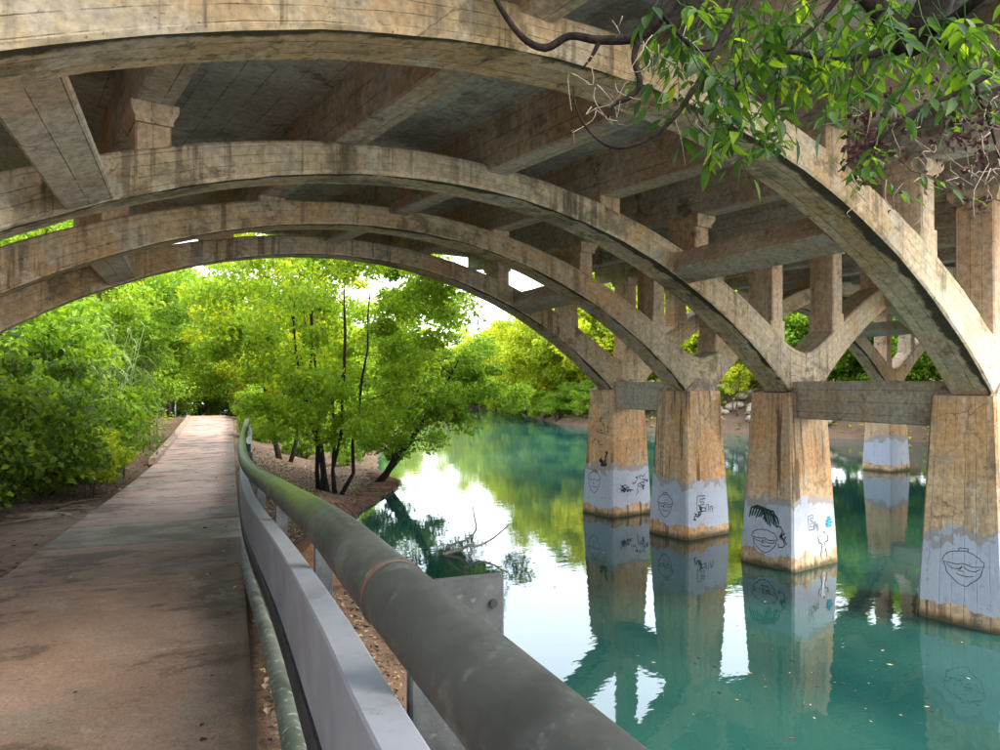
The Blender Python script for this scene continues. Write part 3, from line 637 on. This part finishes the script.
for px, F, s_ in ((262, 50, .9), (300, 56, .95), (335, 60, 1.0), (275, 66, 1.1), (318, 74, 1.2), (365, 70, .9), (392, 80, .8)):
    mt = ['leaf_yellow', 'leaf_green'][int(px) % 2]
    plant('creek_bank_tree', rnd.choice(LT), rp(px, F), F, {'leaf_yellow': 'tall yellow-green tree', 'leaf_green': 'tall mid-green tree'}[mt]+' on the path-side bank well beyond the bridge', 'tree', 'path-side trees beyond the bridge', s_, mat=mt)
for px, F, s_ in ((408, 122, 1.1), (438, 112, 1.0), (466, 104, 1.15), (492, 95, 1.2), (516, 84, 1.15), (536, 76, 1.2), (556, 68, 1.2), (580, 64, 1.15), (606, 61, 1.1), (636, 60, 1.05), (668, 58, 1.0), (700, 56, 1.0), (736, 55, .9), (772, 54, .9), (812, 51, .9), (850, 50, .9), (885, 48, .95), (930, 47, 1.0), (975, 47, 1.1)):
    mt = ['leaf_yellow', 'leaf_yellow', 'leaf_yellow', 'leaf_green'][int(px) % 4] if px < 790 else 'leaf_green'
    plant('far_bank_tree', rnd.choice(FT), rp(px, F), F, {'leaf_yellow': 'rounded yellow-green tree', 'leaf_green': 'rounded fresh green tree'}[mt]+' in the row along the far creek bank', 'tree', 'trees along the far bank', s_*.95, mat=mt)
for px, F, s_ in ((580, 82, 1.35), (650, 76, 1.4), (720, 72, 1.35), (800, 70, 1.4), (880, 66, 1.4), (960, 64, 1.4), (1060, 60, 1.4)):
    plant('back_row_tree', rnd.choice(FT), rp(px, F), F, 'taller green tree behind the row along the far creek bank', 'tree', 'back row of trees on the far bank', s_, mat='leaf_green')
for px, F, s_ in ((478, 98, 1.2), (497, 90, 1.1), (513, 80, 1.0), (530, 71.5, .95), (545, 66, .9), (558, 61.5, .9), (574, 59.5, .9), (590, 57.5, .9), (607, 56.5, .8), (624, 55.5, .85), (643, 54.5, .8), (664, 53.5, .8), (690, 53, .6), (712, 52.5, .5), (850, 46, .35)):
    plant('waterside_shrub', rnd.choice(SH), rp(px, F), F, 'low shrub hanging over the water at the foot of the far-bank trees', 'shrub', 'shrubs along the far waterline', s_, mat='leaf_green')
# bare little tree on the far rocky bank
BT = grow('tree', 'leaf_yellow', 3.6, 1.3, 1.6, 61, 24, 1500, .16, 2, .06, .4)
plant('sapling', BT, rp(737, 50.5), 50.5, 'small thin-leaved sapling on the rocky far bank between two piers', 'tree', None)
# reeds
def reeds(seed, n, H):
    g = random.Random(seed); b = MB()
    for _ in range(n):
        x, y = g.gauss(0, .4), g.gauss(0, .4); h = H*g.uniform(.6, 1.1); a = g.uniform(0, 6.28); ln = g.uniform(.1, .5)
        P = [Vector((x+math.cos(a)*ln*t*t, y+math.sin(a)*ln*t*t, h*t-.1)) for t in (0, .35, .7, 1)]
        b.tube(P, [.014, .012, .009, .004], 4)
        for k in range(9):
            t = g.uniform(.2, 1); q = Vector((x+math.cos(a)*ln*t*t, y+math.sin(a)*ln*t*t, h*t)); aa = g.uniform(0, 6.28); L = g.uniform(.5, .95); wd = g.uniform(.016, .03)
            dx = Vector((math.cos(aa), math.sin(aa), 0)); sx = Vector((-dx.y, dx.x, 0))
            Q = [q+dx*L*s*.8+Vector((0, 0, L*(.75*s-1.05*s*s))) for s in (0, .3, .6, .85, 1)]; n0 = len(b.v)
            for Qp, ww in zip(Q, (.5, 1, .9, .6, .05)): b.v += [tuple(Qp-sx*wd*ww), tuple(Qp+sx*wd*ww)]
            for j in range(4): b.face([n0+2*j, n0+2*j+1, n0+2*j+3, n0+2*j+2])
    return b.mesh('blades', M['leaf_reed'])
RD = [reeds(s, 34, 3.2) for s in (1, 2)]
for px, F, s_ in ((84, 19.5, 1.3), (92, 22, 1.45), (104, 25, 1.4), (106, 29, 1.5), (66, 18, 1.1), (112, 36, 1.3)):
    plant('reed_clump', (None, rnd.choice(RD)), rp(px, F), F, 'tall arching cane reeds beside the path in front of the wood', 'reeds', 'cane reeds by the path', s_, parts=('x', 'blades'))
SP = grow('shrub', 'leaf_yellow', 1.5, .75, .2, 71, 26, 2600, .11, 4, .02, .3, flatz=.8)
plant('young_shrub', SP, rp(88, 15.0), 15.0, 'small bright yellow-green shrub at the edge of the bare dirt beside the path', 'shrub', None)
# weeds, undergrowth and leaf litter: uncountable
def scatter(name, n, box, size, mat, label, seed, cond, lift=.015, up=3.0, hmax=0.0):
    g = np.random.RandomState(seed); r = g.uniform(box[0], box[1], n); f = g.uniform(box[2], box[3], n)
    k = cond(r, f, g); r, f = r[k], f[k]; n = len(r); z = terrain(r, f)+lift+hmax*g.rand(n)**1.6
    s = -r*ps_+f*pc_; t = r*pc_+f*ps_-bend(s); onp = (t > TL) & (t < TR) & (s > -6) & (s < 53); z = np.where(onp, path_z(s)+lift*.5, z)
    c = np.stack([cY*r+sY*f, -sY*r+cY*f, z], -1)
    nn = g.randn(n, 3)*.5; nn[:, 2] += up; nn /= np.linalg.norm(nn, axis=1)[:, None]; d = np.cross(nn, g.randn(n, 3)); d /= np.linalg.norm(d, axis=1)[:, None]; s_ = np.cross(nn, d)
    L = size*(.5+g.rand(n))[:, None]; wd = L*.3
    V = np.stack([c-d*L*.5, c+s_*wd+nn*L*.12, c+d*L*.5, c-s_*wd+nn*L*.12], 1).reshape(-1, 3); i = np.arange(n)*4
    F = np.concatenate([np.stack([i, i+1, i+2], 1), np.stack([i, i+2, i+3], 1)])
    return tag(link(bpy.data.objects.new(name, np_mesh(name, V, F, M[mat]))), label, kind='stuff')
def tt(r, f):
    s = -r*ps_+f*pc_; return r*pc_+f*ps_-bend(s)
scatter('leaf_litter', 26000, (-22, 2, 3, 34), .075, 'leaf_dry', 'dry brown leaves strewn over the dirt banks', 1, lambda r, f, g: (sdist(r, f)[0] > .05) & ((tt(r, f) < TL-.05) | (tt(r, f) > TR+.1)) & (rough_n(r, f)+g.randn(len(r))*.12 > -.02))
scatter('bank_litter', 75000, (-9, 2, 1.2, 26), .055, 'leaf_dry', 'dry leaves and twigs on the strip of bank between path and water', 5, lambda r, f, g: (sdist(r, f)[0] > .02) & (tt(r, f) > TR+.06))
scatter('undergrowth', 30000, (-30, 0, 14, 62), .13, 'leaf_green', 'low green weeds covering the ground along the path', 2, lambda r, f, g: (((tt(r, f) < TL-.8-.05*np.maximum(0, 22-f)*3)) | ((tt(r, f) > TR+.9) & (f > 33))) & (sdist(r, f)[0] > .4) & (rough_n(r, f)+g.randn(len(r))*.15 > .0) & (f > 17), hmax=.45, up=1.2)
scatter('far_bank_weeds', 30000, (2, 60, 36, 90), .3, 'leaf_green', 'low green brush covering the far creek bank', 3, lambda r, f, g: (sdist(r, f)[0] > .2) & (sdist(r, f)[0] < 14) & (sdist(r, f)[1] < 0) & (g.rand(len(r)) < np.where((r/f > .29) & (r/f < .53), .35, 1)), hmax=.7, up=1.5)
scatter('path_leaves', 3500, (-12, 1, 1.5, 34), .055, 'leaf_dry', 'small fallen leaves scattered on the concrete path', 4, lambda r, f, g: (tt(r, f) > TL) & (tt(r, f) < TR) & (g.rand(len(r)) < .05+.5*(tt(r, f) > TR-.5)), lift=.008)
def floating(n, seed):
    g = np.random.RandomState(seed); c = np.array([(3.0, 8.4), (2.5, 7.2), (5, 8.8), (1, 9), (4.2, 7.6)]); k = g.randint(0, 5, n)
    r = c[k, 0]+g.randn(n)*.9+g.randn(n)**3*.25; f = c[k, 1]+g.randn(n)*.35+(r-c[k, 0])*.3+ (g.rand(n) < .3)*g.rand(n)*6
    k = sdist(r, f)[0] < -.3; r, f = r[k], f[k]; n = len(r)
    p = np.stack([cY*r+sY*f, -sY*r+cY*f, np.full(n, .004)], -1); a = g.rand(n)*6.28; L = (.010+.035*g.rand(n)**3)[:, None]
    d = np.stack([np.cos(a), np.sin(a), 0*a], -1); s_ = np.stack([-np.sin(a), np.cos(a), 0*a], -1)
    V = np.stack([p-d*L, p+s_*L*.5, p+d*L, p-s_*L*.5], 1).reshape(-1, 3); i = np.arange(n)*4
    return np_mesh('floating_leaves', V, np.concatenate([np.stack([i, i+1, i+2], 1), np.stack([i, i+2, i+3], 1)]), M['leaf_dry'])
tag(link(bpy.data.objects.new('floating_leaves', floating(140, 9))), 'tiny fallen leaves drifting on the water between the piers', kind='stuff')
# rocks on the far bank
def rock_mesh(seed):
    g = random.Random(seed); import bmesh
    bm = bmesh.new(); bmesh.ops.create_icosphere(bm, subdivisions=2, radius=1)
    ph = [Vector((g.gauss(0, 1), g.gauss(0, 1), g.gauss(0, 1)))*1.6 for _ in range(5)]
    for v in bm.verts:
        k = 1+sum(math.sin(v.co.dot(p)+j) for j, p in enumerate(ph))*.09; v.co = Vector((v.co.x*k*1.2, v.co.y*k*.9, v.co.z*k*.62))
    m_ = bpy.data.meshes.new('boulder'); bm.to_mesh(m_); bm.free(); m_.materials.append(M['rock']); return m_
RK = [rock_mesh(s) for s in (1, 2, 3)]
for j in range(34):
    px = rnd.uniform(712, 770) if j < 24 else rnd.uniform(820, 880); F = rnd.uniform(48.5, 53) if j < 24 else rnd.uniform(45.2, 48); r = rp(px, F)
    if float(sdist(np.array([r]), np.array([F]))[0][0]) < .1: continue
    s_ = rnd.uniform(.2, .55); o = link(bpy.data.objects.new('boulder', RK[j % 3])); o.location = W(r, F, gz(r, F)+s_*.2); o.scale = (s_,)*3; o.rotation_euler = (0, 0, rnd.uniform(0, 6))
    tag(o, 'rough brown boulder on the rocky slope of the far bank', 'boulder', 'boulders on the far bank')
# roots and root mat at the spit edge
rt_ = empty('root_mat', W(-3.9, 22, .3)); tag(rt_, 'tangle of reddish tree roots along the water edge of the dirt spit', 'roots')
b = MB(); g_ = random.Random(4)
for j in range(130):
    k = g_.uniform(0, 1); i0 = 7+int(k*3.6); t = (k*3.6) % 1; a_, b_ = POLY[i0], POLY[i0+1]; r, f = a_[0]+(b_[0]-a_[0])*t, a_[1]+(b_[1]-a_[1])*t
    nrm = np.array([-(b_[1]-a_[1]), b_[0]-a_[0]]); nrm = nrm/np.hypot(*nrm); P = []
    for q in range(5):
        e = .85-q*.24; rr, f2 = r+nrm[0]*e+g_.gauss(0, .07), f+nrm[1]*e+g_.gauss(0, .09); P.append(W(rr, f2, max(gz(rr, f2), -.1)+.02)-rt_.location)
    b.tube(P, [.022, .018, .016, .012, .006], 4)
b.build('root_strands', simple('root_bark', (.10, .055, .038), (.20, .12, .085), 8, .95, .5), rt_)["kind"] = 'stuff'
# fibrous root ball under the railing, flat stone and sticks on the bare dirt
o = link(bpy.data.objects.new('root_ball', RK[0].copy())); o.data.materials[0] = simple('root_fibre', (.15, .075, .04), (.26, .15, .08), 9, .95, .9, stretch=(1, 4, 1)); o.location = W(rp(322, 8.2), 8.2, gz(rp(322, 8.2), 8.2)+.12); o.scale = (.3, .42, .42); o.rotation_euler = (0, .2, -.4)
tag(o, 'reddish fibrous root ball on the bank just below the railing', 'root ball')
o = link(bpy.data.objects.new('flat_stone', RK[1].copy())); o.location = W(rp(36, 12.6), 12.6, gz(rp(36, 12.6), 12.6)+.01); o.scale = (.42, .2, .12); o.rotation_euler = (0, 0, -.5)
tag(o, 'pale flat stone half sunk in the bare dirt beside the path', 'stone')
gs = random.Random(33)
for j in range(9):
    px, F = gs.uniform(-5, 120), gs.uniform(11, 14.5); r = rp(px, F); L = gs.uniform(.25, .7); a_ = gs.uniform(0, 3.1); p = W(r, F, gz(r, F)+.02)
    if float(tt(np.array([r]), np.array([F]))[0]) > TL-.2: continue
    o = MB().tube([Vector((-math.cos(a_)*L, -math.sin(a_)*L, 0)), Vector((0, 0, .03)), Vector((math.cos(a_)*L, math.sin(a_)*L, .01))], [.012, .014, .006], 5).build('fallen_stick', M['stick']); o.location = p
    tag(o, 'thin dead stick lying on the bare dirt beside the path', 'stick', 'sticks on the dirt by the path')
# dead branch in the water
db = empty('dead_branch', W(rp(430, 14.2), 14.2, 0)); tag(db, 'bare dead branch sticking up out of the water near the railing', 'branch')
DB = [([(420, 569, 14.2), (432, 565, 14.3), (447, 553, 14.4), (460, 550, 14.4), (469, 545, 14.3), (477, 546, 14.4), (492, 539, 14.6), (509, 525, 14.8)], .045),
      ([(446, 549, 14.4), (456, 543, 14.3), (466, 540, 14.2), (476, 530, 14.2), (474, 515, 14.2), (473, 506, 14.2)], .03),
      ([(469, 545, 14.3), (472, 552, 14.2), (469, 560, 14.1), (469, 575, 14.0)], .02), ([(466, 540, 14.2), (464, 530, 14.1), (459, 527, 14.1)], .01), ([(476, 530, 14.2), (486, 533, 14.3), (497, 542, 14.4)], .008), ([(447, 553, 14.4), (445, 562, 14.2), (446, 572, 14.0)], .014), ([(432, 565, 14.3), (450, 566, 14.1), (464, 568, 14.0)], .012)]
for P, r in DB:
    MB().tube([p-db.location for p in catmull([at(*p) for p in P], 3)], [r*(1-.7*j/(3*(len(P)-1))) for j in range(3*(len(P)-1)+1)], 6).build('twig', M['stick'], db)
# ------------------------------------------------------------------ overhanging tree near the camera
tb = W(2.6, -2.2, 0); ot = empty('overhanging_tree', (tb.x, tb.y, gz(2.6, -2.2)-.1)); tag(ot, 'dark tree limb with drooping leafy twigs hanging in front of the arch', 'tree')
OL = ot.location.copy()
MB().tube([Vector((0, 0, 0)), Vector((.1, .1, 1.8)), Vector((0, .2, 3.6)), W(2.3, -1.0, 5.6)-OL, at(1180, -330, 1.6)-OL, at(1010, -120, 2.3)-OL], [.2, .16, .14, .11, .085, .06], 12).build('trunk', M['dark_bark'], ot)
TW = [([(1010, -120, 2.3), (950, -30, 2.35), (925, 25, 2.4), (905, 40, 2.42), (880, 12, 2.45), (850, -20, 2.5)], (.06, .05, .062, .055, .035, .03)),
      ([(925, 25, 2.4), (950, 22, 2.3), (975, 2, 2.2), (1010, -25, 2.1)], (.04, .022, .017, .015)),
      ([(850, -20, 2.5), (760, -50, 2.4), (700, -25, 2.3), (668, 10, 2.3), (640, 36, 2.3), (600, 40, 2.3), (570, 36, 2.3), (545, 48, 2.3), (520, 35, 2.3), (495, -2, 2.3), (488, -30, 2.3)], (.03, .024, .022, .019, .017, .014, .012, .013, .010, .008, .006)),
      ([(640, 36, 2.3), (634, 58, 2.25), (640, 84, 2.2), (628, 98, 2.2), (615, 104, 2.2), (608, 118, 2.2)], (.012, .010, .009, .009, .006, .003)),
      ([(600, 40, 2.3), (592, 56, 2.3), (583, 68, 2.3)], (.009, .006, .003)),
      ([(755, -45, 2.4), (738, 5, 2.3), (718, 46, 2.2), (696, 86, 2.15), (670, 122, 2.1), (640, 143, 2.1), (612, 147, 2.1), (590, 132, 2.1), (577, 110, 2.1), (573, 86, 2.1)], (.014, .011, .010, .008, .007, .006, .005, .004, .003, .0015)),
      ([(660, 12, 2.3), (690, 45, 2.2), (715, 48, 2.2), (735, 28, 2.2)], (.008, .006, .005, .003)),
      ([(1010, 60, 2.3), (960, 92, 2.3), (920, 108, 2.3), (885, 135, 2.3), (858, 155, 2.3), (838, 172, 2.3)], (.012, .009, .007, .006, .004, .002)),
      ([(905, 40, 2.42), (870, 55, 2.4), (830, 60, 2.4), (790, 52, 2.4), (760, 62, 2.4), (735, 90, 2.4), (728, 130, 2.4)], (.02, .012, .01, .008, .006, .005, .003)),
      ([(850, -20, 2.5), (820, 20, 2.5), (790, 50, 2.5), (775, 75, 2.5)], (.012, .009, .006, .003)),
      ([(925, 25, 2.4), (960, 60, 2.4), (985, 110, 2.4), (1000, 160, 2.4)], (.014, .009, .006, .003))]
paths = []
for n_, (P, rr) in enumerate(TW):
    pts_ = [at(*p) for p in P]; cp = catmull(pts_, 4); rad = [np.interp(j/4, range(len(rr)), rr) for j in range(len(cp))]
    MB().tube([p-OL for p in cp], [float(x) for x in rad], 8).build('limb' if n_ < 2 else 'twig', M['dark_bark'], ot); paths.append(cp)
g_ = random.Random(12)
fine = MB()
for _ in range(60):
    px, py = (g_.uniform(575, 700), g_.uniform(5, 120)) if _ < 24 else (g_.uniform(845, 1000), g_.uniform(95, 190)); P = [(px, py, 2.25)]
    for k in range(4): P.append((P[-1][0]+g_.gauss(0, 9), P[-1][1]+g_.gauss(5, 9), P[-1][2]+g_.gauss(0, .03)))
    fine.tube([p-OL for p in catmull([at(*p) for p in P], 2)], [.0022-.0002*j for j in range(9)], 4)
fine.build('fine_twigs', M['stick'], ot)["kind"] = 'stuff'
def leaf_blade(seed):
    g = random.Random(seed); b = MB(); prof = [(0, .015), (.12, .10), (.32, .17), (.55, .155), (.78, .085), (1, .004)]; cv = g.uniform(.05, .3)
    for t, wd in prof:
        z = -cv*t*t; b.v += [(t, -wd, z+wd*.35), (t, 0, z), (t, wd, z+wd*.35)]
    for j in range(5):
        a = 3*j; b.face([a, a+1, a+4, a+3], smooth=True); b.face([a+1, a+2, a+5, a+4], smooth=True)
    return b.mesh('leaf', M['leaf_near'])
LBm = [leaf_blade(s) for s in range(5)]
spots = []
def dens(px, py):
    if py < 0: return .5
    if 690 < px < 1000 and py < 80: return 1.3
    if 690 < px < 785 and py < 150: return .8
    if 640 < px < 690 and py < 80: return .5
    if 760 < px < 1000 and py < 110: return .55
    if 860 < px < 935 and 140 < py < 185: return .6
    return 0
while len(spots) < 230:
    px, py = g_.uniform(640, 1005), g_.uniform(-10, 185)
    if g_.random() < dens(px, py): spots.append((px, py, g_.uniform(1.95, 3.2)))
nleaf = 0; rest = MB()
for px, py, F in spots:
    p0 = at(px, py, F); az_ = g_.uniform(0, 6.28); d = Vector((math.cos(az_), math.sin(az_), g_.uniform(-1.4, -.1))).normalized(); L = g_.uniform(.09, .2)
    fine_p = [p0-d*.04-Vector((0, 0, -.03)), p0, p0+d*L*.5, p0+d*L+Vector((0, 0, -.02))]; side = d.cross(Vector((0, 0, 1))).normalized()
    rest.tube([p-OL for p in fine_p], [.002, .002, .0016, .001], 4)
    for k in range(5):
        t = (.25, .25, .62, .62, 1)[k]; sg = (1, -1, 1, -1, 0)[k]; q = p0+d*L*t
        dd = (d*(.55 if sg else 1)+side*sg*.8+Vector((g_.gauss(0, .2), g_.gauss(0, .2), g_.gauss(-.35, .25)))).normalized()
        xx = dd; zz = (Vector((g_.gauss(0, .5), g_.gauss(0, .5), 1))); yy = zz.cross(xx).normalized(); zz = xx.cross(yy); s_ = g_.uniform(.042, .09)
        if nleaf < 300:
            o = bpy.data.objects.new('leaf', LBm[g_.randint(0, 4)]); link(o, ot)
            o.matrix_local = Matrix.Translation(q-OL) @ Matrix((xx, yy, zz)).transposed().to_4x4() @ Matrix.Scale(s_, 4); nleaf += 1
        else:
            n0 = len(rest.v); me = LBm[k]
            for v in me.vertices: rest.v.append(tuple(q-OL+(xx*v.co.x+yy*v.co.y+zz*v.co.z)*s_))
            for f_ in me.polygons: rest.face([n0+i for i in f_.vertices], smooth=True)
o = rest.build('more_leaves', M['leaf_near'], ot); o["kind"] = 'stuff'
V_, F_ = [], []
dead = []
for _ in range(130):
    dead.append(at(g_.choice([g_.gauss(865, 14), g_.gauss(925, 40), g_.gauss(985, 20)]), g_.gauss(135, 26), g_.uniform(2.2, 2.5)))
me = leaf_cloud('dead_leaves', np.array([tuple(p-OL) for p in dead]), 420, .026, np.full(130, .035), 8, M['leaf_dead'], 1.3, 0)
link(bpy.data.objects.new('dead_leaves', me), ot)["kind"] = 'stuff'
cc = [c for c in (W(g_.uniform(-4, 6.5), g_.uniform(-8, 4.0), g_.uniform(7.2, 10.5)) for _ in range(130))]  # unseen crown above the frame, added to shade the near path
crown = leaf_cloud('crown', np.array([tuple(c-OL) for c in cc]), 19000, .17, np.full(len(cc), 1.0), 14, M['leaf_near'], .6)
link(bpy.data.objects.new('crown', crown), ot)
